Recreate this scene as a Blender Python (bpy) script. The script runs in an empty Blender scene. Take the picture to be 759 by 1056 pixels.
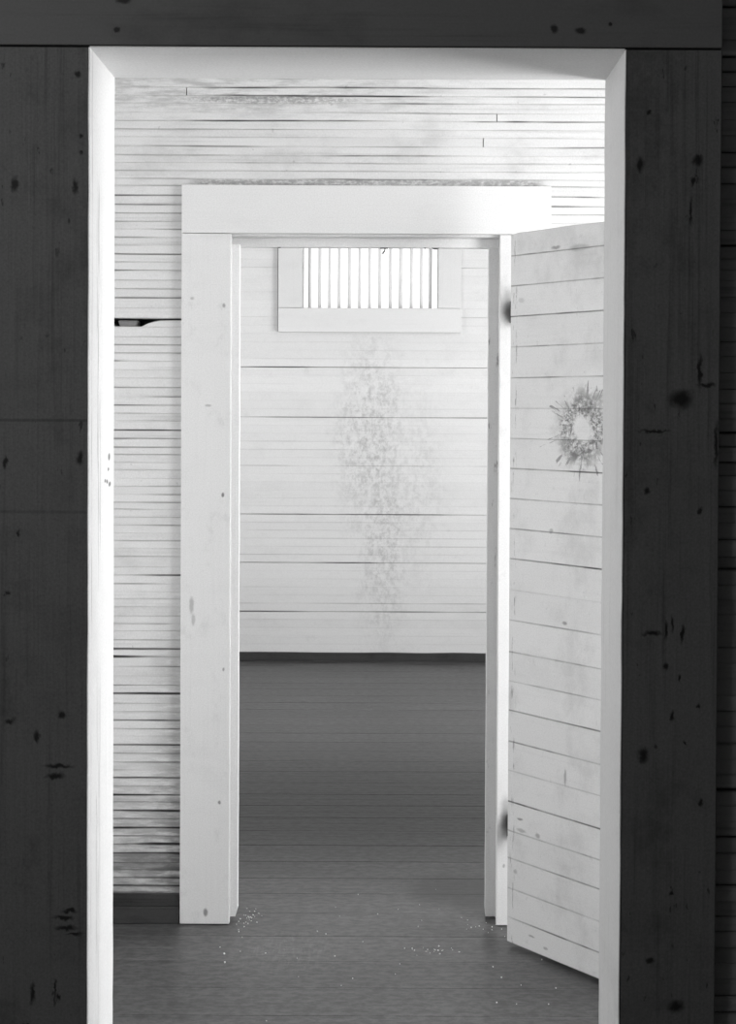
import bpy, math, random
from mathutils import Vector, Matrix

C = bpy.context.scene.collection
sc = bpy.context.scene
sc.view_settings.view_transform = 'Standard'
sc.view_settings.look = 'None'
sc.cycles.max_bounces = 12
sc.cycles.diffuse_bounces = 8
sc.cycles.glossy_bounces = 4
sc.cycles.use_denoising = True

# ------------------------------------------------------------------ helpers
def tag(o, label=None, cat=None, group=None, kind=None):
    if label: o['label'] = label
    if cat: o['category'] = cat
    if group: o['group'] = group
    if kind: o['kind'] = kind
    return o

def empty(name, loc=(0, 0, 0), rz=0):
    o = bpy.data.objects.new(name, None)
    C.objects.link(o)
    o.location = loc
    o.rotation_euler = (0, 0, rz)
    o.empty_display_size = .1
    return o

class MB:
    """collects quads/boxes with two per-vertex values (tone, edge) into ONE mesh"""
    def __init__(s):
        s.v = []; s.f = []; s.t = []; s.e = []
    def vert(s, p, t=1., e=0.):
        s.v.append(p); s.t.append(t); s.e.append(e); return len(s.v) - 1
    def box(s, x0, x1, y0, y1, z0, z1, t=1., e=0., c=0.):
        """box with an optional chamfer c on all edges"""
        if c <= 0:
            i = [s.vert((x, y, z), t, e) for z in (z0, z1) for y in (y0, y1) for x in (x0, x1)]
            for q in ((0, 2, 3, 1), (4, 5, 7, 6), (0, 1, 5, 4), (2, 6, 7, 3), (0, 4, 6, 2), (1, 3, 7, 5)):
                s.f.append([i[k] for k in q])
            return
        import bmesh
        bm = bmesh.new()
        bmesh.ops.create_cube(bm, size=1)
        for v in bm.verts:
            v.co = Vector(((x0 + x1) / 2 + v.co.x * (x1 - x0), (y0 + y1) / 2 + v.co.y * (y1 - y0), (z0 + z1) / 2 + v.co.z * (z1 - z0)))
        bmesh.ops.bevel(bm, geom=list(bm.edges), offset=c, segments=2, profile=.5, affect='EDGES', clamp_overlap=True)
        s.addbm(bm, t, e)
    def addbm(s, bm, t=1., e=0.):
        bm.verts.index_update()
        o = len(s.v)
        for v in bm.verts: s.vert(tuple(v.co), t, e)
        for f in bm.faces: s.f.append([o + v.index for v in f.verts])
        bm.free()
    def cyl(s, p0, p1, r, n=14, t=1., e=0.):
        p0 = Vector(p0); p1 = Vector(p1); d = (p1 - p0).normalized()
        a = d.orthogonal().normalized(); b = d.cross(a)
        r0 = []; r1 = []
        for k in range(n):
            w = a * math.cos(2 * math.pi * k / n) * r + b * math.sin(2 * math.pi * k / n) * r
            r0.append(s.vert(tuple(p0 + w), t, e)); r1.append(s.vert(tuple(p1 + w), t, e))
        for k in range(n):
            j = (k + 1) % n
            s.f.append([r0[k], r0[j], r1[j], r1[k]])
        s.f.append(r0[::-1]); s.f.append(r1)
    def build(s, name, m, parent=None, smooth=False):
        me = bpy.data.meshes.new(name)
        me.from_pydata(s.v, [], s.f)
        a = me.attributes.new('tone', 'FLOAT', 'POINT'); a.data.foreach_set('value', s.t)
        a = me.attributes.new('edge', 'FLOAT', 'POINT'); a.data.foreach_set('value', s.e)
        me.update()
        me.materials.append(m)
        if smooth:
            for p in me.polygons: p.use_smooth = True
        o = bpy.data.objects.new(name, me)
        C.objects.link(o)
        if parent: o.parent = parent
        return o

def h1(i, s=0):
    return random.Random(int(i) * 7919 + s * 104729 + 13).random()
def n1(x, s=0):
    i = math.floor(x); f = x - i; f = f * f * (3 - 2 * f)
    return h1(i, s) * (1 - f) + h1(i + 1, s) * f
def sm(a, b, x):
    t = max(0., min(1., (x - a) / (b - a))); return t * t * (3 - 2 * t)

def planks(mb, zs, x0, x1, yf, dep, hole=None, cuts=(), step=.02, gap=.0012, jit=.0008, seed=0,
           tone=lambda x, z: 1., edge=lambda x, k: 0., top=lambda x, k: 0., ew=.0035, yj=.0008, st=None, fade=True, wander=.0):
    """stacked boards with real gaps, their edges wandering slightly; front face at y=yf looking to -y"""
    for k in range(len(zs) - 1):
        a, b = zs[k], zs[k + 1]
        zc = (a + b) / 2
        segs = [(x0, x1)]
        if hole and hole[2] - .001 < zc < hole[3] + .001:
            segs = [(x0, hole[0]), (hole[1], x1)]
        for (cx, cz) in cuts:
            if a < cz < b:
                ns = []
                for (p, q) in segs:
                    if p < cx < q: ns += [(p, cx - .0012), (cx + .0012, q)]
                    else: ns.append((p, q))
                segs = ns
        y = yf + (h1(k, seed) - .5) * 2 * yj
        tv = 1 - .05 * h1(k, seed + 1)
        for (p, q) in segs:
            n = max(1, int((q - p) / step)); prev = None
            for i in range(n + 1):
                x = p + (q - p) * i / n
                sa = st[min(k, len(st) - 1)] if st else 1.; sb = st[min(k + 1, len(st) - 1)] if st else 1.
                wa_ = .25 + 1.5 * n1(x * 5, seed * 31 + k) ** 1.5; wb_ = .25 + 1.5 * n1(x * 5, seed * 31 + k + 1) ** 1.5
                fa = .12 + .88 * sm(.15, .75, n1(x * 3.7 + k * 1.9, seed * 43 + k)); fb = .12 + .88 * sm(.15, .75, n1(x * 3.7 + (k + 1) * 1.9, seed * 43 + k + 1))
                if not fade: fa = fb = 1.
                sa *= fa; sb *= fb
                da = wander * (n1(x * 4.5, seed * 47 + k) - .5); db = wander * (n1(x * 4.5, seed * 47 + k + 1) - .5)
                g0 = (gap * .5 * wa_ + jit * max(0, n1(x * 23, seed * 37 + k) - .45)) * sa
                g1 = (gap * .5 * wb_ + jit * max(0, n1(x * 23, seed * 41 + k) - .45)) * sb
                ca = .0003 + .0010 * sa; cb = .0003 + .0010 * sb
                za = a + da + max(g0, .00005); zb = b + db - max(g1, .00005) - top(x, k)
                w = min(ew, (zb - za) * .3)
                ea, eb = edge(x, k) * fa, edge(x, k + 1) * fb
                t = tv * tone(x, zc)
                c = [mb.vert((x, yf + dep, za), t, 1), mb.vert((x, y + ca, za), t, ea), mb.vert((x, y, za + ca), t, ea * .8),
                     mb.vert((x, y, za + w), t, 0), mb.vert((x, y, zb - w), t, 0),
                     mb.vert((x, y, zb - cb), t, eb * .8), mb.vert((x, y + cb, zb), t, eb), mb.vert((x, yf + dep, zb), t, 1)]
                if prev:
                    for j in range(8):
                        j2 = (j + 1) % 8
                        mb.f.append([prev[j], prev[j2], c[j2], c[j]][::-1])
                else: mb.f.append(c[::-1])
                prev = c
            mb.f.append(prev)

# ------------------------------------------------------------------ node helper
class G:
    def __init__(s, name):
        s.m = bpy.data.materials.new(name); s.m.use_nodes = True
        s.nt = s.m.node_tree; s.nt.nodes.clear()
        s.out = s.nt.nodes.new('ShaderNodeOutputMaterial')
        s.b = s.nt.nodes.new('ShaderNodeBsdfPrincipled')
        s.nt.links.new(s.b.outputs[0], s.out.inputs[0])
        s.tc = s.nt.nodes.new('ShaderNodeTexCoord').outputs['Object']
    def setin(s, sock, v):
        if hasattr(v, 'is_linked') or isinstance(v, bpy.types.NodeSocket): s.nt.links.new(v, sock)
        else: sock.default_value = v
    def math(s, op, a, b=0., c=0., clamp=False):
        n = s.nt.nodes.new('ShaderNodeMath'); n.operation = op; n.use_clamp = clamp
        s.setin(n.inputs[0], a); s.setin(n.inputs[1], b); s.setin(n.inputs[2], c); return n.outputs[0]
    def add(s, a, b): return s.math('ADD', a, b)
    def sub(s, a, b): return s.math('SUBTRACT', a, b)
    def mul(s, a, b): return s.math('MULTIPLY', a, b)
    def mx(s, a, b): return s.math('MAXIMUM', a, b)
    def vmath(s, op, a, b=(0, 0, 0)):
        n = s.nt.nodes.new('ShaderNodeVectorMath'); n.operation = op
        s.setin(n.inputs[0], a); s.setin(n.inputs[1], b)
        return n.outputs['Value'] if op in ('LENGTH', 'DISTANCE', 'DOT_PRODUCT') else n.outputs[0]
    def noise(s, sc3, detail=4., rough=.55, vec=None, dist=0., off=(0, 0, 0)):
        v = s.vmath('MULTIPLY', s.tc if vec is None else vec, sc3)
        v = s.vmath('ADD', v, off)
        n = s.nt.nodes.new('ShaderNodeTexNoise'); n.inputs['Scale'].default_value = 1
        n.inputs['Detail'].default_value = detail; n.inputs['Roughness'].default_value = rough; n.inputs['Distortion'].default_value = dist
        s.nt.links.new(v, n.inputs['Vector']); return n.outputs[0]
    def ramp(s, v, a, b, lo=0., hi=1.):
        n = s.nt.nodes.new('ShaderNodeMapRange'); n.interpolation_type = 'SMOOTHSTEP'
        s.setin(n.inputs[0], v); n.inputs[1].default_value = a; n.inputs[2].default_value = b
        n.inputs[3].default_value = lo; n.inputs[4].default_value = hi; return n.outputs[0]
    def sep(s, v=None):
        n = s.nt.nodes.new('ShaderNodeSeparateXYZ'); s.nt.links.new(s.tc if v is None else v, n.inputs[0]); return n.outputs
    def attr(s, name):
        n = s.nt.nodes.new('ShaderNodeAttribute'); n.attribute_name = name; return n.outputs['Fac']
    def warped(s, sc3, amp):
        w = s.noise(sc3, 3)
        n = s.nt.nodes.new('ShaderNodeVectorMath'); n.operation = 'SCALE'
        w = s.sub(w, .5)
        n.inputs[0].default_value = (1, 1, 1); s.nt.links.new(s.mul(w, amp), n.inputs['Scale'])
        return s.vmath('ADD', s.tc, n.outputs[0])
    def spot(s, cx, cz, rx, rz, vec, soft=.5):
        """dark blemish in the xz plane, 1 inside"""
        v = s.vmath('SUBTRACT', vec, (cx, 0, cz))
        v = s.vmath('MULTIPLY', v, (1 / rx, 0, 1 / rz))
        return s.ramp(s.vmath('LENGTH', v), 1 - soft, 1 + soft, 1, 0)
    def finish(s, val, rough=.6, bump=None, bs=.3, bd=.002, spec=.35):
        n = s.nt.nodes.new('ShaderNodeCombineColor')
        for k in range(3): s.setin(n.inputs[k], val)
        s.nt.links.new(n.outputs[0], s.b.inputs['Base Color'])
        s.setin(s.b.inputs['Roughness'], rough)
        s.b.inputs['Specular IOR Level'].default_value = spec
        if bump is not None:
            b = s.nt.nodes.new('ShaderNodeBump'); b.inputs['Strength'].default_value = bs; b.inputs['Distance'].default_value = bd
            s.setin(b.inputs['Height'], bump); s.nt.links.new(b.outputs[0], s.b.inputs['Normal'])
        return s.m

def painted(name, base, axis='x', grain=.10, grime=.12, edgek=.85, extra=None, rough=.55, bs=.25, chips=.0, coarse=1., speck=1.):
    g = G(name)
    gs = {'x': (2.5, 40, 110), 'z': (110, 60, 2.5)}[axis]
    gr = g.noise(gs, 5, .6)
    patch = g.noise((5 * coarse, 5 * coarse, 9 * coarse), 5, .65, off=(3, 1, 7))
    v = g.mul(base, g.attr('tone'))
    v = g.mul(v, g.sub(1., g.mul(g.ramp(gr, .5, .8), grain)))
    v = g.mul(v, g.sub(1., g.mul(g.ramp(patch, .48, .75), grime)))
    v = g.mul(v, g.sub(1., g.mul(g.attr('edge'), edgek)))
    sp_ = g.noise((260, 260, 260), 3, .6, off=(7, 3, 2))
    v = g.mul(v, g.add(1 - .16 * speck, g.mul(sp_, .32 * speck)))
    if chips > 0:
        cn = g.noise({'x': (14, 30, 130), 'z': (130, 60, 14)}[axis], 3, .6, off=(9, 2, 5))
        v = g.mul(v, g.sub(1., g.mul(g.ramp(cn, .74, .80), chips)))
    if extra: v = extra(g, v)
    return g.finish(v, rough, gr, bs, .0015)

# ---- materials
def ex_mid(g, v):
    x, y, z = g.sep()
    # flaking, greyer band of boards near the top left and dirt rising from the floor
    p = g.noise((10, 10, 60), 5, .7, off=(1, 2, 3))
    band = g.mul(g.ramp(z, 2.22, 2.33), g.ramp(x, .6, -.4))
    v = g.mul(v, g.sub(1., g.mul(g.mul(g.ramp(p, .42, .66), band), .30)))
    band2 = g.spot(-.33, 2.318, .24, .011, g.tc, .35)
    v = g.mul(v, g.sub(1., g.mul(g.mul(g.ramp(g.noise((90, 10, 160), 4, .7), .35, .6), band2), .42)))
    # rubbed, hatched strip right above the door head
    st = g.mul(g.ramp(z, 2.076, 2.080), g.ramp(z, 2.098, 2.094))
    st = g.mul(st, g.mul(g.ramp(x, -.58, -.52), g.ramp(x, .44, .40)))
    v = g.mul(v, g.sub(1., g.mul(g.mul(st, g.ramp(g.noise((60, 10, 120), 3, .7), .3, .6)), .45)))
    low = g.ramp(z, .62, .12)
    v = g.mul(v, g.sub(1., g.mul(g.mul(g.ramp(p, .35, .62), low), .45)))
    casing_shade = g.mul(g.mul(g.ramp(x, -.70, -.59), g.ramp(x, -.5, -.58)), g.ramp(z, 1.15, .45, .15, 1.))  # casing's soft shadow on the boards, painted in with some grime
    v = g.mul(v, g.sub(1., g.mul(g.mul(casing_shade, g.ramp(p, .25, .55)), .38)))
    sp = g.noise((38, 10, 38), 2, .5, off=(5, 5, 5))
    v = g.mul(v, g.sub(1., g.mul(g.ramp(sp, .72, .78), .25)))
    return v
M_mid = painted('stacked_board_paint', .72, 'x', .16, .16, .93, ex_mid, chips=.5)

def ex_back(g, v):
    w = g.warped((6, 6, 6), .18)
    col = g.mx(g.mul(g.spot(-.10, 1.30, .17, .48, w, .7), 1.), g.mul(g.spot(-.03, .75, .13, .55, w, .8), .9))
    col = g.mx(col, g.mul(g.spot(.15, 1.0, .16, .5, w, .8), .45))
    n = g.noise((30, 10, 22), 7, .8, off=(4, 4, 4))
    v = g.mul(v, g.sub(1., g.mul(g.mul(g.ramp(n, .40, .66), col), .36)))
    n2 = g.noise((8, 10, 9), 4, .6, off=(8, 3, 1))
    return g.mul(v, g.sub(1., g.mul(g.ramp(n2, .62, .75), .07)))
M_back = painted('cell_wall_paint', .74, 'x', .05, .05, .8, ex_back, chips=.08)
M_plain = painted('plain_wall_paint', .66, 'x', .08, .1, .8)

def ex_case(g, v):
    w = g.warped((60, 60, 60), .006)
    n = g.noise((14, 14, 10), 5, .7, off=(2, 6, 1))
    v = g.mul(v, g.sub(1., g.mul(g.ramp(n, .55, .72), .10)))
    low = g.ramp(g.sep()[2], 1.5, .3)
    for (cx, cz, rx, rz, k) in ((-.462, 1.74, .004, .006, .45), (-.463, 1.21, .004, .006, .7), (-.47, .345, .0045, .005, .6), (-.508, .035, .006, .011, .6),
                                (-.55, .90, .006, .022, .35), (-.545, .86, .005, .016, .3), (-.46, .72, .003, .005, .5), (-.55, 1.76, .005, .004, .3),
                                (-.505, 1.46, .009, .003, .35), (.02, 2.03, .01, .004, .15), (.334, .292, .013, .030, .75), (.334, 1.722, .013, .026, .75), (.334, 1.76, .012, .03, .3), (.334, .33, .012, .03, .35), (.33, .17, .003, .005, .4), (-.39, 2.0, .006, .005, .25)):
        if k > 0: v = g.mul(v, g.sub(1., g.mul(g.spot(cx, cz, rx, rz, w, .8 if cx > .3 and rz > .02 else .4), k)))
    return v
M_case = painted('casing_paint', .74, 'z', .05, .05, .6, ex_case)
M_caseh = painted('casing_head_paint', .75, 'x', .04, .04, .6)

def ex_jamb(g, v):
    w = g.warped((70, 70, 40), .006)
    x, y, z = g.sep()
    n = g.noise((30, 160, 7), 4, .65, off=(3, 3, 3))
    # worn line running down the jamb just behind its front edge
    ln = g.mul(g.ramp(y, 2.088, 2.100), g.ramp(y, 2.136, 2.120))
    cr = g.noise((10, 230, 5), 4, .7, off=(6, 1, 8), dist=.4)
    zone = g.add(g.mul(g.ramp(z, 1.85, 1.70), g.ramp(z, 1.15, 1.25)), g.mul(g.ramp(z, 1.1, .95), .6))
    v = g.mul(v, g.sub(1., g.mul(g.mul(g.mul(ln, g.ramp(cr, .52, .60)), zone), .55)))
    ln2 = g.mul(g.ramp(y, 2.058, 2.060), g.ramp(y, 2.066, 2.062))
    v = g.mul(v, g.sub(1., g.mul(g.mul(ln2, g.ramp(n, .40, .60)), .30)))
    for (cy, cz, ry, rz) in ((2.19, 1.372, .008, .006), (2.185, 1.353, .006, .003), (2.175, 1.333, .008, .003), (2.195, 1.328, .009, .004), (2.16, 1.335, .006, .003)):
        q = g.vmath('MULTIPLY', g.vmath('SUBTRACT', w, (0, cy, cz)), (0, 1 / ry, 1 / rz))
        v = g.mul(v, g.sub(1., g.mul(g.ramp(g.vmath('LENGTH', q), .6, 1.4, 1, 0), .75)))
    return v
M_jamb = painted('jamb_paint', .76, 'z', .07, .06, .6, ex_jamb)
M_jamb_shaded = painted('shaded_jamb_paint', .56, 'z', .14, .10, .6)  # darker base tone carries the shade on the right jamb
M_stop_lit = painted('lit_stop_paint', .88, 'z', .05, .05, .6)  # raised base tone stands in for light falling on the left stop
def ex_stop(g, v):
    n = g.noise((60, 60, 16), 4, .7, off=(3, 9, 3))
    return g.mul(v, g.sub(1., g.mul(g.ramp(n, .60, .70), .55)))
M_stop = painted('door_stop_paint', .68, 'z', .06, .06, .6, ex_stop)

FS = ((-.563, 1.786, .005, .010), (-.472, 1.784, .004, .011), (-.577, 1.368, .003, .008), (-.463, 1.376, .005, .009), (-.47, 1.95, .005, .005),
      (-.465, 1.858, .003, .003), (-.463, 1.835, .003, .003), (-.556, 1.262, .003, .004), (-.572, 1.172, .0035, .004), (-.57, .977, .006, .004),
      (-.49, .988, .006, .005), (-.528, .955, .004, .009), (-.50, .895, .012, .004), (-.495, .91, .02, .003), (-.487, .68, .014, .0035), (-.483, .665, .014, .0035), (-.478, .690, .010, .0025),
      (-.472, .655, .01, .002), (-.535, .565, .0035, .014), (-.50, .575, .002, .010), (-.495, .56, .003, .006), (-.55, .515, .012, .003), (-.40, 2.06, .010, .004),
      (.44, 1.468, .016, .013), (.376, 1.82, .005, .011), (.462, 1.826, .006, .008), (.455, 1.795, .003, .006), (.452, 1.75, .0025, .018), (.387, .93, .008, .010),
      (.468, 1.51, .003, .022), (.478, 1.49, .012, .003), (.39, 1.33, .004, .005), (.42, 1.065, .0035, .005), (.44, 1.047, .0025, .004), (.40, 1.115, .012, .003),
      (.43, 1.13, .002, .012), (.42, 1.12, .002, .012), (.445, 1.115, .002, .012), (.47, 1.30, .003, .004), (.493, 1.40, .003, .03), (.40, 1.42, .02, .002), (.36, 2.058, .007, .005), (.32, 2.06, .004, .004),
      (.43, .99, .003, .006), (.47, 1.005, .002, .004), (.45, .95, .003, .004), (.39, 1.90, .003, .003), (.40, .62, .006, .004), (.43, .72, .003, .003), (.475, .86, .003, .005), (.44, .55, .010, .008))
def ex_dark(g, v):
    w = g.warped((110, 110, 90), .013)
    acc = None
    for (cx, cz, rx, rz) in FS:
        s = g.spot(cx, cz, rx, rz, w, .62)
        acc = s if acc is None else g.mx(acc, s)
    v = g.mul(v, g.sub(1., g.mul(acc, .94)))
    nk = g.noise((75, 30, 32), 3, .6, off=(1, 4, 9)); nz = g.noise((5, 5, 4), 2, .5, off=(3, 3, 1))
    v = g.mul(v, g.sub(1., g.mul(g.mul(g.ramp(nk, .66, .73), g.ramp(nz, .42, .58)), .65)))
    n = g.noise((9, 9, 7), 5, .7, off=(7, 7, 7))
    v = g.mul(v, g.sub(1., g.mul(g.ramp(n, .5, .72), .30)))
    x, y, z = g.sep()
    for zz, k in ((1.432, .4), (1.294, .25)):
        ln = g.mul(g.ramp(z, zz - .0035, zz - .0008), g.ramp(z, zz + .0035, zz + .0008))
        v = g.mul(v, g.sub(1., g.mul(g.mul(ln, g.ramp(x, -.40, -.46)), k)))
    return v
M_dark = painted('dark_casing_wood', .105, 'z', .40, .2, .85, ex_dark, speck=2.4, rough=.7, bs=.5)
def ex_darkh(g, v):
    w = g.warped((70, 70, 70), .010)
    for (cx, cz, rx, rz) in ((-.40, 2.062, .010, .005), (.245, 2.022, .006, .006), (.285, 2.02, .008, .005), (.33, 2.03, .003, .003), (-.41, 2.018, .005, .004)):
        v = g.mul(v, g.sub(1., g.mul(g.spot(cx, cz, rx, rz, w, .45), .85)))
    return v
M_darkh = painted('dark_header_wood', .115, 'x', .3, .25, .85, ex_darkh, rough=.7, bs=.5)
M_darkw = painted('dark_stacked_boards', .26, 'x', .4, .3, .9, rough=.7, bs=.5)

def ex_door(g, v):
    cx, cz = .256, 1.404
    x, y, z = g.sep()
    dx = g.sub(x, cx); dz = g.sub(z, cz)
    wn = g.mul(g.sub(g.noise((22, 22, 22), 4, .6, off=(1, 8, 3)), .5), .045)
    r = g.add(g.math('SQRT', g.add(g.mul(dx, dx), g.mul(dz, dz))), wn)
    ang = g.math('ARCTAN2', dz, dx)
    cmb = g.nt.nodes.new('ShaderNodeCombineXYZ'); g.setin(cmb.inputs[0], g.mul(ang, 9.)); g.setin(cmb.inputs[1], g.mul(r, 14.))
    stre = g.noise((1, 1, 1), 3, .65, vec=cmb.outputs[0])
    reach = g.ramp(r, .20, .07)
    lines = g.mul(g.ramp(g.sub(stre, g.mul(g.sub(1., reach), .18)), .55, .60), g.ramp(r, .025, .05))
    lines = g.mul(lines, g.ramp(r, .20, .13))
    n = g.noise((85, 85, 85), 4, .7, off=(6, 1, 1))
    ring = g.mul(g.ramp(r, .022, .042), g.ramp(r, .100, .062))
    ring = g.mul(ring, g.ramp(n, .40, .60))
    sm1 = g.noise((34, 34, 34), 4, .7, off=(2, 5, 7))
    arcs = g.math('POWER', g.math('ABSOLUTE', g.math('SINE', g.add(ang, .25))), 1.5)
    smu = g.mul(g.mul(g.ramp(r, .028, .05), g.ramp(r, .125, .065)), g.mul(g.ramp(sm1, .38, .60), g.add(.35, g.mul(arcs, .65))))
    m = g.mx(g.mx(g.mul(lines, .55), g.mul(ring, .74)), g.mul(smu, .76))
    v = g.mul(v, g.sub(1., m))
    # worn paint column at the hinge side, smudges lower down
    n3 = g.noise((120, 10, 14), 4, .7, off=(2, 2, 9))
    v = g.mul(v, g.sub(1., g.mul(g.mul(g.ramp(n3, .56, .64), g.mul(g.ramp(x, .003, .012), g.ramp(x, .030, .020))), .5)))
    w = g.warped((60, 60, 60), .008)
    for (ax, az, rx, rz, k) in ((.20, .90, .008, .004, .5), (.045, .355, .010, .003, .55), (.05, .325, .016, .005, .35), (.15, 1.135, .006, .006, .35), (.03, .21, .006, .006, .3), (.11, .325, .008, .006, .4),
                                (.205, .50, .004, .02, .4), (.16, 1.875, .014, .004, .5), (.24, 1.868, .03, .008, .25), (.09, .052, .010, .003, .45), (.14, .035, .008, .003, .4), (.04, 1.745, .010, .007, .18)):
        v = g.mul(v, g.sub(1., g.mul(g.spot(ax, az, rx, rz, w, .45), k)))
    n5 = g.noise((70, 10, 45), 5, .75, off=(9, 9, 2), dist=.6)
    v = g.mul(v, g.sub(1., g.mul(g.ramp(n5, .60, .70), .16)))
    n4 = g.noise((6, 6, 4), 6, .7, off=(5, 2, 9))
    return g.mul(v, g.sub(1., g.mul(g.ramp(n4, .48, .7), .16)))
M_door = painted('door_board_paint', .75, 'x', .06, .08, .85, ex_door, chips=.12)

def mk_floor():
    g = G('painted_floor_boards')
    x, y, z = g.sep()
    n = g.noise((1.6, 45, 1), 6, .65)
    n2 = g.noise((4, 22, 1), 5, .7, off=(4, 7, 2))
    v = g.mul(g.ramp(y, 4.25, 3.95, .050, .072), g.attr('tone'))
    v = g.mul(v, g.add(1., g.mul(g.ramp(n, .38, .62, -.42, .42), g.ramp(y, 3.7, 4.4, .4, 1.))))
    fs = g.noise((30, 60, 1), 5, .75, off=(4, 1, 1))
    v = g.mul(v, g.ramp(fs, .38, .64, .76, 1.24))
    wear = g.mul(g.ramp(y, 6.3, 5.1), g.ramp(y, 4.15, 4.75))
    v = g.mul(v, g.sub(1., g.mul(wear, .46)))
    v = g.mul(v, g.sub(1., g.mul(g.mul(g.ramp(n, .50, .70), wear), .6)))
    v = g.mul(v, g.add(1., g.mul(g.mul(g.ramp(n2, .56, .72), .30), g.ramp(y, 4.3, 5.0))))
    # scuffed, dusty patch in front of the inner doorway
    w = g.warped((8, 8, 8), .12)
    d = g.vmath('MULTIPLY', g.vmath('SUBTRACT', w, (-.27, 3.62, 0)), (1 / .20, 1 / .20, 0))
    sc_ = g.noise((120, 20, 1), 4, .7, off=(1, 1, 1))
    v = g.add(v, g.mul(g.mul(g.ramp(g.vmath('LENGTH', d), 1.1, .2), g.ramp(sc_, .45, .65)), .035))
    d = g.vmath('MULTIPLY', g.vmath('SUBTRACT', w, (0, 3.75, 0)), (1 / .7, 1 / .55, 0))
    v = g.add(v, g.mul(g.ramp(g.vmath('LENGTH', d), 1.2, .1), .012))
    d = g.vmath('MULTIPLY', g.vmath('SUBTRACT', w, (.23, 4.08, 0)), (1 / .22, 1 / .20, 0))  # right jamb's cast shadow, painted into the boards behind the doorway
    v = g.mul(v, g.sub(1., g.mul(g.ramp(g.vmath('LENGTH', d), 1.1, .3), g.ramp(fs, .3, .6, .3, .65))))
    v = g.mul(v, g.sub(1., g.mul(g.attr('edge'), .75)))
    fl = g.noise((60, 60, 1), 2, .5, off=(8, 8, 1))
    v = g.add(v, g.mul(g.ramp(fl, .76, .80), .05))
    rough = g.add(.20, g.mul(n, .36))
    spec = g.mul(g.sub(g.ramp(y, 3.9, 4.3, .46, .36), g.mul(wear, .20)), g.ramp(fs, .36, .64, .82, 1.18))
    m = g.finish(v, rough, n, .35, .002, .5)
    g.setin(g.b.inputs['Specular IOR Level'], spec)
    return m
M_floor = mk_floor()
M_base = painted('dark_baseboard_paint', .045, 'x', .6, .5, .5, rough=.7, speck=2.5)
M_iron = painted('dark_iron', .09, 'z', .2, .3, .3, rough=.5)
M_bar = painted('window_bar_paint', .75, 'z', .1, .1, .3, rough=.5)
M_ceil = painted('ceiling_paint', .7, 'x', .05, .05, .6)
M_chip = painted('weathered_wood', .20, 'x', .4, .4, .5)
M_flake = painted('paint_flake', .75, 'x', .0, .0, .0)

# ------------------------------------------------------------------ measured layout (metres)
YF, YFB = 2.043, 2.230          # near doorway: casing face, far edge of jamb
FX0, FX1, FZ = -.4506, .3516, 1.9916
YM, YMW, YMB = 3.800, 3.820, 4.00
MX0, MX1, MZ = -.442, .309, 1.936
YB = 7.84
XL, XR = -2.2, 2.1
ZC = 3.1
YN = -1.6

def seq(a, b, p, j=0., s=0):
    n = int(round((b - a) / p)); r = [a + (b - a) * i / n for i in range(n + 1)]
    return [r[0]] + [v + (h1(i, s) - .5) * 2 * j for i, v in enumerate(r[1:-1])] + [r[-1]]

# ------------------------------------------------------------------ floor and ceiling
def make_floor():
    mb = MB()
    ys = [YN]
    anchors = [3.229, 3.386, 3.548, 3.72, 3.89, 4.048, 4.183, 4.338, 4.501, 4.655, 4.808, 4.955, 5.10]
    ys = seq(YN, anchors[0], .158, .003, 3)[:-1] + anchors + seq(anchors[-1], YB + .15, .157, .004, 5)[1:]
    for k in range(len(ys) - 1):
        a, b = ys[k] + .0003, ys[k + 1] - .0003
        if ys[k] > 4.1 and ys[k] < 5.2: a += .001 * h1(k, 9)
        tn = .93 + .14 * h1(k, 17)
        n = 44
        prev = None
        zt = -.0004 * h1(k, 21)
        for i in range(n + 1):
            x = XL - .1 + (XR - XL + .2) * i / n
            q0 = .25 + .75 * (4.1 < ys[k] < 5.3) * h1(k, 61); q1 = .25 + .75 * (4.1 < ys[k + 1] < 5.3) * h1(k + 1, 61)
            e0 = q0 * (.1 + .9 * n1(x * 2.2, k + 90)); e1 = q1 * (.1 + .9 * n1(x * 2.2, k + 91))
            c = [mb.vert((x, a, -.03), tn, 1), mb.vert((x, a, zt - .0004), tn, e0), mb.vert((x, a + .003, zt), tn, 0),
                 mb.vert((x, b - .003, zt), tn, 0), mb.vert((x, b, zt - .0004), tn, e1), mb.vert((x, b, -.03), tn, 1)]
            if prev:
                for j in range(6):
                    j2 = (j + 1) % 6
                    mb.f.append([prev[j], c[j], c[j2], prev[j2]])
            else: mb.f.append(c)
            prev = c
        mb.f.append(prev[::-1])
    mb.box(XL - .1, XR + .1, YN, YB + .15, -.08, -.031, 1, 1)
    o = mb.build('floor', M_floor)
    return tag(o, 'worn grey painted board floor running under both rooms', 'floor', kind='structure')
make_floor()
mb = MB(); zz = ZC
for k, y in enumerate(seq(YN, YB + .15, .14)[:-1]):
    mb.box(XL - .1, XR + .1, y + .001, y + .139, ZC, ZC + .03, 1, 0)
mb.box(XL - .1, XR + .1, YN, YB + .15, ZC + .031, ZC + .08)
tag(mb.build('ceiling', M_ceil), 'white board ceiling above the three rooms, out of view', 'ceiling', kind='structure')

# ------------------------------------------------------------------ near wall (dark stacked boards) and its doorway
def core(mb, x0, x1, ya, yb, z0, z1, hole):
    hx0, hx1, hz0, hz1 = hole
    mb.box(x0, hx0, ya, yb, z0, z1, .5, 1); mb.box(hx1, x1, ya, yb, z0, z1, .5, 1)
    mb.box(hx0, hx1, ya, yb, hz1, z1, .5, 1)
    if hz0 > z0: mb.box(hx0, hx1, ya, yb, z0, hz0, .5, 1)

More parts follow.
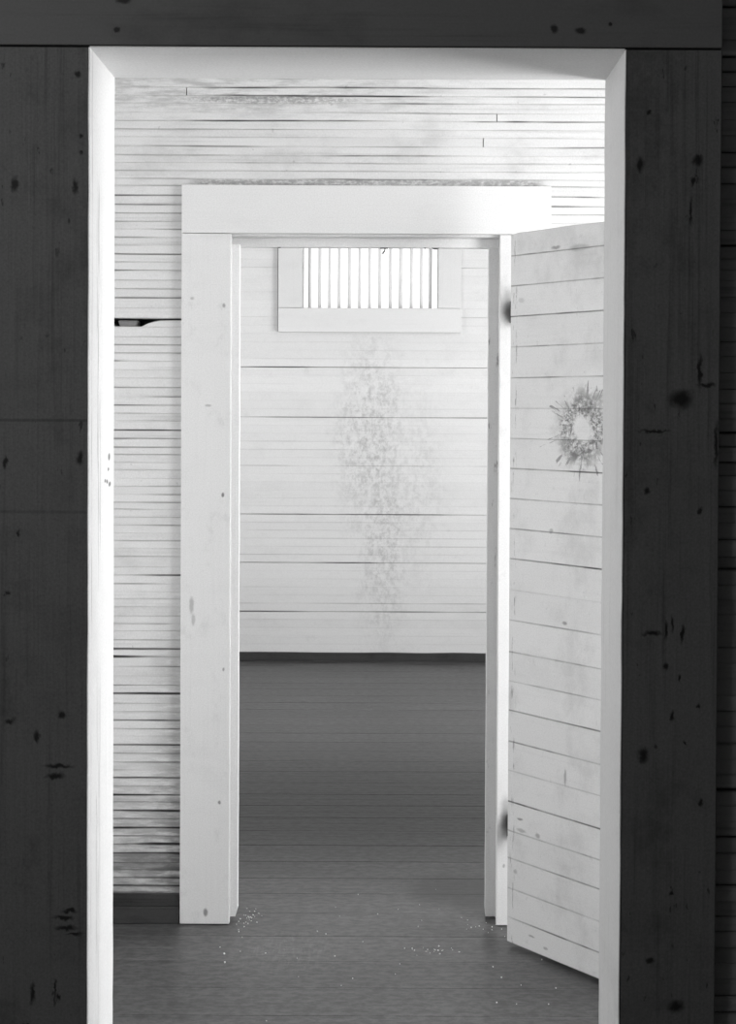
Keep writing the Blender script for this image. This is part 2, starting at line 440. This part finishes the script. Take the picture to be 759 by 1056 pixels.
holeF = (FX0 - .022, FX1 + .022, 0, FZ + .022)
meas = [1.09, 1.115, 1.14, 1.163, 1.186, 1.21, 1.229, 1.255, 1.280, 1.305, 1.330, 1.352, 1.373, 1.396, 1.418, 1.439, 1.462, 1.484, 1.509, 1.534, 1.556,
        1.578, 1.60, 1.624, 1.648, 1.665, 1.682, 1.702, 1.725, 1.749, 1.773, 1.796, 1.820, 1.843, 1.869, 1.893, 1.919, 1.942, 1.965, 1.988, holeF[3]]
zsF = seq(0, 1.09, .0242, .0015, 2)[:-1] + meas + seq(holeF[3], ZC, .0242, .0015, 4)[1:]
mb = MB()
gapk = [h1(k, 55) for k in range(300)]
planks(mb, zsF, XL, XR, YF + .022, YFB - YF - .042, holeF, step=.06, gap=.003, jit=.001, seed=5, st=gapk, edge=lambda x, k: .15 + .85 * gapk[k] * n1(x * 9, k), yj=.0025, ew=.004)
core(mb, XL, XR, YF + .10, YF + .12, 0, ZC, holeF)
wf = tag(mb.build('wall_front', M_darkw), 'near dark wall of thin stacked boards around the first doorway', 'wall', kind='structure')
# its far face is whitewashed
mb = MB()
for (a, b, c, d) in ((XL, FX0 - .022, 0, ZC), (FX1 + .022, XR, 0, ZC), (FX0 - .022, FX1 + .022, FZ + .022, ZC)):
    mb.box(a, b, YFB - .018, YFB - .001, c, d)
mb.build('whitewashed_back', M_plain, wf)

def grained_board(x0, x1, y0, y1, z0, z1, c=.0015):
    mb = MB(); mb.box(x0, x1, y0, y1, z0, z1, 1., 0., c); return mb

d1 = tag(empty('door_1', ((FX0 + FX1) / 2, YF, 0)), 'near doorway with dark board casing and white jambs', 'doorway', kind='structure')
def part(mb, name, m, parent, label=None):
    o = mb.build(name, m, parent)
    o.matrix_parent_inverse = Matrix.Translation(-Vector(parent.location)) if not parent.rotation_euler.z else parent.matrix_basis.inverted()
    if label: o['label'] = label
    return o
CW = .1435
part(grained_board(FX0 - CW, FX0 - .0022, YF, YF + .021, 0, FZ + .0005), 'side_casing', M_dark, d1, 'dark wide casing board left of the near doorway')
part(grained_board(FX1 + .0022, FX1 + CW + .003, YF, YF + .021, 0, FZ + .0005), 'side_casing', M_dark, d1, 'dark wide casing board right of the near doorway')
part(grained_board(FX0 - CW, FX1 + CW + .003, YF - .001, YF + .021, FZ + .0035, FZ + .15), 'header_casing', M_darkh, d1, 'dark horizontal board over the near doorway')
def jamb(x0, x1, wob):
    mb = MB(); n = 120; prev = None
    for i in range(n + 1):
        z = FZ * i / n
        w = .0007 * (n1(z * 9, wob) - .5) + .0005 * (n1(z * 35, wob + 1) - .5)
        s = 1 if wob == 1 else -1      # inner face on +x (left jamb) or -x (right jamb)
        xi = (x1 if s > 0 else x0) + w; xo = x0 if s > 0 else x1
        ch = .0025
        c = [mb.vert((xo, YF + .0215, z)), mb.vert((xi - s * .0021, YF + .0215, z)), mb.vert((xi - s * .0021, YF - .001, z)), mb.vert((xi - s * .0008, YF - .001, z)), mb.vert((xi, YF + .001, z)),
             mb.vert((xi, YFB - ch, z)), mb.vert((xi - s * ch, YFB, z)), mb.vert((xo, YFB, z))]
        if prev:
            for j in range(8):
                j2 = (j + 1) % 8
                q = [prev[j], prev[j2], c[j2], c[j]]
                mb.f.append(q if s > 0 else q[::-1])
        else: mb.f.append(c[::-1] if s > 0 else c)
        prev = c
    mb.f.append(prev if s > 0 else prev[::-1])
    return mb
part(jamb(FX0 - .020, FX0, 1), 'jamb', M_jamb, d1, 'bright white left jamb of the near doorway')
part(jamb(FX1, FX1 + .020, 2), 'jamb', M_jamb_shaded, d1, 'right jamb of the near doorway, its shade put into grey paint')
mb = MB(); mb.box(FX0 - .020, FX1 + .020, YF + .0215, YFB, FZ, FZ + .021); mb.box(FX0, FX1, YF - .001, YF + .0217, FZ, FZ + .0016)
part(mb, 'head_jamb', M_caseh, d1)

# ------------------------------------------------------------------ middle wall (white stacked boards)
midz = [2.353, 2.33, 2.309, 2.283, 2.26, 2.236, 2.214, 2.188, 2.163, 2.142, 2.119, 2.097, 2.078, 2.05, 2.024, 2.0, 1.977, 1.955, 1.932, 1.91, 1.885,
        1.863, 1.839, 1.812, 1.787, 1.762, 1.734, 1.703, 1.681, 1.653, 1.63, 1.607, 1.585, 1.561, 1.536, 1.51, 1.484, 1.461, 1.438, 1.416, 1.39, 1.366,
        1.342, 1.321, 1.299, 1.277, 1.254, 1.233, 1.209, 1.187, 1.168, 1.145, 1.122, 1.1, 1.079, 1.057, 1.034, 1.004, .982, .957, .934, .914, .892, .866,
        .845, .824, .799, .774, .751, .723, .697, .671, .647, .62, .595, .572, .547, .527, .502, .478, .453, .431, .409, .384, .36, .34, .316, .293, .267,
        .243, .221, .195, .168, .147, .125, .103, .084, .048, 0][::-1]
strong = {2.353: .55, 2.33: .6, 2.309: .35, 2.26: .7, 2.188: .5, 2.163: .4, 2.05: .45, 2.024: .6, 1.955: .55, 1.885: .9, 1.863: .6, 1.839: .7, 1.703: .9, 1.63: .6, 1.585: .7,
          1.561: .5, 1.484: .45, 1.461: .45, 1.416: .4, 1.39: .6, 1.342: .4, 1.209: .3, 1.122: .4, 1.1: .4, 1.004: .45, .982: .8, .914: .6, .892: .7, .774: .8,
          .751: 1., .723: .5, .671: .6, .647: .7, .62: .6, .572: .6, .502: .6, .453: .7, .409: .6, .36: .7, .316: .9, .267: .9, .221: 1., .195: 1.,
          .147: 1., .168: .7, .125: 1., .103: 1.}
zsM = midz + seq(2.353, ZC, .0245, .0015, 7)[1:]
# keep a seam at the top of the opening
def estr(k):
    z = zsM[k] if k < len(zsM) else 3
    for q, w in strong.items():
        if abs(z - q) < .0008: return w
    return .22 + .25 * h1(k, 77)
ES = [estr(k) for k in range(len(zsM) + 2)]
def edgeM(x, k):
    s = n1(x * 3.1 + k * 7.3, 200 + k)
    f = n1(x * 19 + k * 3.3, 300 + k)
    e = ES[k]
    if zsM[min(k, len(zsM) - 1)] > 2.08 and x > .1: e *= .7
    return min(1., e * (.5 + 1.2 * s) * (.55 + .9 * f))
gM = [.0009 + .0022 * max(0, e - .4) for e in ES]
kplug = min(range(len(zsM)), key=lambda i: abs(zsM[i] - 1.681))
def topM(x, k):
    t = max(0, gM[k + 1] * n1(x * 4, 500 + k) - .0005)
    if k == kplug:
        if x < -.695: t = .0195 * sm(-.80, -.762, x) + .003
        elif x < -.655: t = .0195 + (.004 - .0195) * ((x + .695) / .04) + .002 * n1(x * 90, 4)
        elif x < -.55: t = .0035 + .002 * n1(x * 60, 9)
    return t
def toneM(x, z):
    t = 1.
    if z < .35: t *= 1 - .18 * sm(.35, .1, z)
    if .147 < z < .195 and x < 0: t *= .62
    if 1.839 < z < 1.812 + .03: t *= .88
    t *= .95 + .08 * n1(x * 2.3, int(z * 900))
    return t
holeM = (MX0 - .02, MX1 + .02, 0, MZ + .02)
mb = MB()
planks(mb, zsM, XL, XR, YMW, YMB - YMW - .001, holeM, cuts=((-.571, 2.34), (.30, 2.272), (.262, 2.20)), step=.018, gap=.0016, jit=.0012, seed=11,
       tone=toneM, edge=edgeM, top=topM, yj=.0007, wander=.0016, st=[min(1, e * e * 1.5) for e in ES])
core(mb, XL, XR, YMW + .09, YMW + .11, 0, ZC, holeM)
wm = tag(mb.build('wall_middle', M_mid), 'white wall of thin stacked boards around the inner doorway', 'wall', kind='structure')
mb = MB()
import bmesh
bm = bmesh.new(); bmesh.ops.create_cube(bm, size=1)
for v in bm.verts: v.co = Vector((v.co.x * (.056 - .010 * (v.co.z < 0)) - .735, v.co.y * .05 + YMW + .030, v.co.z * .0165 + 1.6905))
bmesh.ops.bevel(bm, geom=list(bm.edges), offset=.002, segments=2, affect='EDGES')
mb.addbm(bm); mb.build('wedged_wood_chip', M_chip, wm)['label'] = 'grey wood chip stuck in a gap between boards'

# baseboard of the middle wall, two dark courses
mb = MB()
for (a, b) in ((XL, MX0 - .142), (MX1 + .142, XR)):
    mb.box(a, b, YMW - .016, YMW - .0015, .0005, .047, 1, 0, .001); mb.box(a, b, YMW - .010, YMW - .0015, .0475, .0835, .9, 0, .002)
tag(mb.build('baseboard_middle', M_base), 'dark two course baseboard at the foot of the white stacked board wall', 'baseboard', kind='structure')

# inner doorway trim
d2 = tag(empty('door_2', ((MX0 + MX1) / 2, YM, 0)), 'inner doorway with wide white casing boards and narrow stops', 'doorway', kind='structure')
def casing(x0, x1, z0, z1, seed):
    mb = MB(); n = 60; prev = None; ch = .0018
    for i in range(n + 1):
        z = z0 + (z1 - z0) * i / n
        wa = .0008 * (n1(z * 6, seed) - .5); wb = .0008 * (n1(z * 6, seed + 1) - .5)
        a, b = x0 + wa, x1 + wb; yb = YMW - .0015
        c = [mb.vert((a, yb, z)), mb.vert((a, YM + ch, z)), mb.vert((a + ch, YM, z)), mb.vert((b - ch, YM, z)), mb.vert((b, YM + ch, z)), mb.vert((b, yb, z))]
        if prev:
            for j in range(6):
                j2 = (j + 1) % 6; mb.f.append([prev[j], c[j], c[j2], prev[j2]][::-1])
        else: mb.f.append(c[::-1])
        prev = c
    mb.f.append(prev)
    return mb
part(casing(-.5805, MX0, .003, 1.9405, 31), 'side_casing', M_case, d2, 'white left casing board with a few knots')
part(casing(MX1, .448, .003, 1.9405, 41), 'side_casing', M_case, d2, 'right casing board, mostly hidden by the open door')
part(grained_board(-.5805, .452, YM, YMW - .0015, 1.9425, 2.077), 'header_casing', M_caseh, d2)
part(grained_board(MX0 - .018, MX0 - .003, YMW, YMB - .001, .001, MZ), 'jamb', M_case, d2)
part(grained_board(MX1 + .003, MX1 + .018, YMW, YMB - .001, .001, MZ), 'jamb', M_case, d2)
part(grained_board(MX0 - .018, MX1 + .018, YMW, YMB - .001, MZ + .001, MZ + .018), 'head_jamb', M_caseh, d2)
def stop(x0, x1, rag):
    """narrow stop board, its foot broken off unevenly"""
    mb = MB(); y0, y1 = (3.834, 3.860) if rag == 61 else (3.862, 3.886); n = 90; prev = None
    zb = .011 if rag == 61 else .004
    for i in range(n + 1):
        z = zb + (1.915 - zb) * i / n
        w = .0010 * (n1(z * 12, rag) - .5)
        cut = 0 if z > .022 else .004 + .006 * n1(z * 300, 3)
        a, b = (x0, x1 + w - cut) if rag == 61 else (x0 + w + cut * .4, x1)
        c = [mb.vert((a, y0, z)), mb.vert((b, y0, z)), mb.vert((b, y1, z)), mb.vert((a, y1, z))]
        if prev:
            for j in range(4):
                j2 = (j + 1) % 4; mb.f.append([prev[j], prev[j2], c[j2], c[j]])
        else: mb.f.append(c[::-1])
        prev = c
    mb.f.append(prev)
    return mb
part(stop(MX0 - .003, -.4218, 61), 'door_stop', M_stop_lit, d2, 'narrow stop strip with a broken foot, light put into its colour')
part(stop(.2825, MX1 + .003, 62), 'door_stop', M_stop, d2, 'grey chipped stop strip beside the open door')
part(grained_board(MX0 - .003, MX1 + .003, 3.8605, 3.886, 1.911, MZ + .001), 'head_stop', M_caseh, d2)
# bent nail and torn bits hanging under the head
mb = MB()
mb.cyl((-.012, 3.868, 1.913), (-.013, 3.866, 1.903), .0016, 8); mb.cyl((-.013, 3.866, 1.903), (-.019, 3.863, 1.894), .0022, 8)
mb.box(-.026, -.004, 3.862, 3.872, 1.9085, 1.9115, c=.0008)
part(mb, 'bent_nail', M_iron, d2, 'small bent dark nail hanging under the door head')
mb = MB()
for (a, b, z) in ((.118, .146, 1.907), (.098, .106, 1.909), (-.32, -.305, 1.9095)):
    i = [mb.vert((a, 3.8615, 1.9125)), mb.vert((b, 3.8615, 1.9125)), mb.vert((b * .6 + a * .4, 3.8615, z)), mb.vert((a * .7 + b * .3, 3.8615, z))]
    j = [mb.vert((p[0], 3.870, p[2])) for p in [mb.v[q] for q in i]]
    mb.f += [i, j[::-1]] + [[i[k], j[k], j[(k + 1) % 4], i[(k + 1) % 4]] for k in range(4)]
part(mb, 'torn_splinter', M_iron, d2, 'dark splinters under the door head')

# ------------------------------------------------------------------ open plank door
HX, HY = .328, 3.661
DA = math.atan2(-.755, .655)
door = tag(empty('plank_door', (HX, HY, 0), DA), 'open white door of horizontal boards with a scratched ring mark at mid height', 'door', kind='thing')
dz = [.012, .080, .159, .241, .315, .394, .478, .557, .641, .720, .799, .885, .967, 1.051, 1.132, 1.213, 1.294, 1.375, 1.456, 1.538, 1.621, 1.703, 1.785, 1.866, 1.928]
DE = [1, .7, .55, .8, .5, .95, .45, .7, .75, .45, .5, .55, .2, .85, .6, .45, .9, .55, .45, .6, .5, .95, .7, .5, .3]
mb = MB()
def edgeD(x, k):
    return min(1., DE[k] * (.35 + .9 * n1(x * 9 + k * 5.1, 700 + k)) * (.6 + .7 * n1(x * 40, 760 + k)))
planks(mb, dz, 0, .74, 0, .022, step=.012, gap=.0013, jit=.0006, seed=23, fade=False, edge=edgeD, yj=.0003, ew=.0028, st=[e * .6 for e in DE],
       top=lambda x, k: (.0025 * n1(x * 14, 5) + .005 * sm(.03, 0, x) if k == 23 else 0.))
leaf = mb.build('door_leaf', M_door, door)
mb = MB(); mb.box(0.002, .738, .0225, .045, .016, 1.915, .95, 0, .002)
mb.build('backing_boards', M_plain, door)
for z in (.25, 1.62):
    mb = MB(); mb.box(.04, .70, .0455, .067, z, z + .12, 1, 0, .003); mb.build('batten', M_plain, door)
# strap hinges carrying the door off the casing
Rm = Matrix.Rotation(-DA, 3, 'Z')
def loc(x, y, z): return Rm @ Vector((x - HX, y - HY, z))
for z in (.285, 1.725):
    mb = MB()
    mb.cyl(loc(.362, 3.742, z - .035), loc(.362, 3.742, z + .035), .009)
    for (px, py, qx, qy) in ((.362, 3.745, .362, 3.796), (.3625, 3.742, .362, 3.70)):
        a = loc(px, py, 0); b = loc(qx, qy, 0); d = (b - a).normalized(); nrm = Vector((-d.y, d.x, 0)) * .0022
        ids = [mb.vert(tuple(p + Vector((0, 0, zz)))) for zz in (z - .03, z + .03) for p in (a + nrm, a - nrm, b - nrm, b + nrm)]
        for q in ((0, 3, 2, 1), (4, 5, 6, 7), (0, 1, 5, 4), (1, 2, 6, 5), (2, 3, 7, 6), (3, 0, 4, 7)): mb.f.append([ids[k] for k in q])
    # leaf screwed flat to the casing face
    ids = [mb.vert(tuple(loc(x, y, zz))) for zz in (z - .03, z + .03) for (x, y) in ((.338, 3.7965), (.3745, 3.7965), (.3745, 3.7995), (.338, 3.7995))]
    for q in ((0, 3, 2, 1), (4, 5, 6, 7), (0, 1, 5, 4), (1, 2, 6, 5), (2, 3, 7, 6), (3, 0, 4, 7)): mb.f.append([ids[k] for k in q])
    mb.build('hinge', M_iron, door)['label'] = 'dark iron hinge'

# ------------------------------------------------------------------ back wall with barred window
WX0, WX1, WZ0, WZ1 = -.500, .281, 2.036, 2.56
zsB = []
maj = [0, .283, .566, .846, 1.126, 1.407, 1.696, 1.985, 2.036, 2.27, 2.56, 2.84, ZC]
for a, b in zip(maj[:-1], maj[1:]):
    zsB += seq(a, b, .047)[:-1]
zsB.append(ZC)
def estB(k):
    z = zsB[min(k, len(zsB) - 1)]
    for q, w in ((.283, .9), (.566, .8), (.846, .9), (1.126, .35), (1.221, .25), (1.407, .75), (1.696, .95), (1.985, .4), (2.27, .5)):
        if abs(z - q) < .006: return w
    if .28 < z < .34: return .4
    if .56 < z < .85: return .26
    return .10 if h1(k, 3) < .6 else .2
EB = [estB(k) for k in range(len(zsB) + 1)]
def edgeB(x, k): return min(1., EB[k] * (.55 + .8 * n1(x * 1.7 + 3.1 * k, 900 + k)) * (.7 + .5 * n1(x * 14, 950 + k)))
mb = MB()
planks(mb, zsB, XL, XR, YB, .14, (WX0, WX1, WZ0, WZ1), step=.05, gap=.0010, jit=.0008, seed=41, edge=edgeB, yj=.0002, ew=.005, st=[max(0, e - .15) for e in EB],
       top=lambda x, k: .0030 * max(0, EB[k + 1] - .3))
core(mb, XL, XR, YB + .07, YB + .09, 0, ZC, (WX0, WX1, WZ0, WZ1))
tag(mb.build('wall_back', M_back), 'white boarded back wall with a faint stain below the barred window', 'wall', kind='structure')
mb = MB()
n = 60
mb2 = MB(); prev = None
for i in range(n + 1):
    x = XL + (XR - XL) * i / n; zt = .044 + .004 * n1(x * 5, 71)
    c = [mb2.vert((x, YB - .016, 0.0005)), mb2.vert((x, YB - .016, zt - .002)), mb2.vert((x, YB - .014, zt)), mb2.vert((x, YB - .0015, zt)), mb2.vert((x, YB - .0015, .0005))]
    if prev:
        for j in range(5):
            j2 = (j + 1) % 5; mb2.f.append([prev[j], c[j], c[j2], prev[j2]])
    else: mb2.f.append(c)
    prev = c
mb2.f.append(prev[::-1])
tag(mb2.build('baseboard_back', M_base), 'low black baseboard along the foot of the back wall', 'baseboard', kind='structure')

w1 = tag(empty('window_1', ((WX0 + WX1) / 2, YB, WZ0)), 'high barred window in the back wall with a white board surround', 'window', kind='structure')
M_win = painted('window_surround_paint', .70, 'z', .05, .05, .5)
M_winh = painted('window_apron_paint', .72, 'x', .05, .05, .5)
mb = grained_board(-.638, -.503, YB - .024, YB - .0015, 2.037, 2.70); mb.box(-.6425, -.638, YB - .020, YB - .0015, 1.90, 2.70, .35, .6)
part(mb, 'side_casing', M_win, w1)
part(grained_board(.284, .414, YB - .010, YB - .0015, 2.037, 2.70), 'side_casing', M_win, w1)
part(grained_board(-.638, .414, YB - .024, YB - .0015, 1.897, 2.0345), 'apron', M_winh, w1)
part(grained_board(-.638, .414, YB - .024, YB - .0015, 2.701, 2.83), 'header_casing', M_winh, w1)
part(grained_board(WX0, WX1, YB + .001, YB + .14, WZ0 - .004, WZ0 + .002), 'sill', M_winh, w1)
gaps = [(-.496, -.47), (-.453, -.412), (-.394, -.352), (-.341, -.299), (-.282, -.24), (-.222, -.18), (-.164, -.122), (-.106, -.064), (-.046, -.002),
        (.016, .056), (.076, .12), (.137, .178), (.194, .228), (.246, .277)]
for a, b in zip(gaps[:-1], gaps[1:]):
    xc = (a[1] + b[0]) / 2; r = max(.009, (b[0] - a[1]) / 2 * 1.12)
    mb = MB(); mb.cyl((xc, YB + .05, WZ0 - .01), (xc + .002, YB + .05, WZ1 + .01), r, 16)
    part(mb, 'bar', M_bar, w1).data.polygons.foreach_set('use_smooth', [True] * 18)

# ------------------------------------------------------------------ side walls and the wall behind the camera
def side(name, x0, x1, y0, y1, holes, label, m=M_plain):
    mb = MB()
    ys = sorted({y0, y1, *[h[0] for h in holes], *[h[1] for h in holes]})
    for a, b in zip(ys[:-1], ys[1:]):
        h = [q for q in holes if q[0] <= a and b <= q[1]]
        spans = [(0, ZC)] if not h else [(0, h[0][2]), (h[0][3], ZC)]
        for (c, d) in spans:
            zz = seq(c, d, .15)
            for p, q in zip(zz[:-1], zz[1:]):
                mb.box(x0, x1, a, b, p + .0008, q - .0008, 1, 0)
            mb.box((x0 + x1) / 2 - .01, (x0 + x1) / 2 + .01, a, b, c, d)
    return tag(mb.build(name, m), label, 'wall', kind='structure')
side('wall_right', 1.45, 1.60, YFB, YMW - .02, [(2.28, 3.10, .22, 2.55)], 'right end wall of the middle passage with a tall window opening, out of view')
side('wall_right', XR, XR + .15, YMB, YB + .15, [(5.0, 6.8, .9, 2.4)], 'right hand side wall with window openings, out of view')
side('wall_left', XL - .15, XL, YFB, YB + .15, [(2.5, 3.5, .25, 2.15), (5.2, 6.8, .9, 2.4)], 'left hand side wall with an added fill light opening and a window opening, out of view')  # opening onto the passage is added to let the fill lamp in
side('wall_right', XR, XR + .15, YN, YFB, [], 'dark right hand wall of the near room, out of view', M_darkw)
side('wall_left', XL - .15, XL, YN, YFB, [(-.2, 1.0, 1.5, 2.7)], 'dark left hand wall of the near room, out of view', M_darkw)
mb = MB(); mb.box(XL - .15, XR + .15, YN - .15, YN, 0, ZC)
tag(mb.build('wall_near', M_darkw), 'dark wall behind the viewer, out of view', 'wall', kind='structure')

# ------------------------------------------------------------------ paint flakes on the floor
mb = MB(); rnd = random.Random(8)
def flakes(cx, cy, sx, sy, n, s0, s1):
    for _ in range(n):
        x = cx + rnd.gauss(0, sx); y = cy + rnd.gauss(0, sy)
        if y > 3.78 and (x < MX0 + .01): continue
        r = rnd.uniform(s0, s1); k = rnd.choice((3, 4, 5)); a0 = rnd.uniform(0, 6)
        z = .0012 + rnd.uniform(0, .001)
        ids = [mb.vert((x + r * math.cos(a0 + 6.283 * j / k) * rnd.uniform(.6, 1.2), y + r * math.sin(a0 + 6.283 * j / k) * rnd.uniform(.8, 1.6), z + rnd.uniform(0, .001))) for j in range(k)]
        mb.f.append(ids)
        lo = [mb.vert((mb.v[i][0], mb.v[i][1], .0002)) for i in ids]
        for j in range(k): mb.f.append([ids[j], lo[j], lo[(j + 1) % k], ids[(j + 1) % k]])
flakes(-.385, 3.85, .018, .028, 26, .001, .0026)
flakes(-.43, 3.72, .02, .06, 8, .001, .003)
flakes(.135, 3.62, .035, .018, 20, .001, .0026)
flakes(.27, 3.80, .04, .02, 14, .0008, .002)
flakes(.39, 3.33, .05, .05, 5, .0012, .003)
flakes(0, 3.5, .28, .16, 16, .0008, .002)
flakes(.10, 3.9, .25, .12, 14, .0008, .002)
tag(mb.build('paint_flakes', M_flake), 'scattered white paint flakes on the grey floor by the inner doorway', 'debris', kind='stuff')

# ------------------------------------------------------------------ light
w = bpy.data.worlds.new('overcast'); sc.world = w; w.use_nodes = True
bg = w.node_tree.nodes['Background']; bg.inputs[0].default_value = (1, 1, 1, 1); bg.inputs[1].default_value = 1.35
def area(name, loc_, aim, sx, sy, power):
    l = bpy.data.lights.new(name, 'AREA'); l.shape = 'RECTANGLE'; l.size = sx; l.size_y = sy; l.energy = power
    o = bpy.data.objects.new(name, l); C.objects.link(o); o.location = loc_
    o.rotation_euler = (Vector(aim) - Vector(loc_)).to_track_quat('-Z', 'Y').to_euler(); return o
area('daylight_middle_window', (1.55, 2.70, 1.28), (-1, 2.70, 1.22), .74, 2.15, 55)
area('fill_middle_left', (XL - .10, 3.0, 1.2), (1, 3.0, 1.2), .95, 1.75, 16)  # added fill lamp, brightens the door face and right jamb
area('daylight_back_right_window', (XR + .10, 5.9, 1.65), (-1, 5.9, 1.65), 1.7, 1.4, 82)
area('daylight_back_left_window', (XL - .10, 6.0, 1.65), (0, 6.0, 1.65), 1.5, 1.4, 40)
area('daylight_near_window', (XL - .05, .4, 2.1), (0, 1.2, 1.9), 1.1, 1.1, 26)

# ------------------------------------------------------------------ camera
cd = bpy.data.cameras.new('camera'); cam = bpy.data.objects.new('camera', cd); C.objects.link(cam)
F = 1400.; W, Hh = 759, 1056
cd.sensor_fit = 'VERTICAL'; cd.sensor_height = 36; cd.lens = 36 * F / Hh
cd.shift_x = (379.5 - 400.62) / Hh; cd.shift_y = (440.73 - 528) / Hh
cd.clip_start = .05
pit, rol = .0128, .0048
f = Vector((0, math.cos(pit), -math.sin(pit))); r = Vector((1, 0, 0)); u = r.cross(f)
r2 = r * math.cos(rol) + u * math.sin(rol); u2 = -r * math.sin(rol) + u * math.cos(rol)
cam.matrix_world = Matrix(((r2.x, u2.x, -f.x, 0), (r2.y, u2.y, -f.y, 0), (r2.z, u2.z, -f.z, 1.45), (0, 0, 0, 1)))
sc.camera = cam
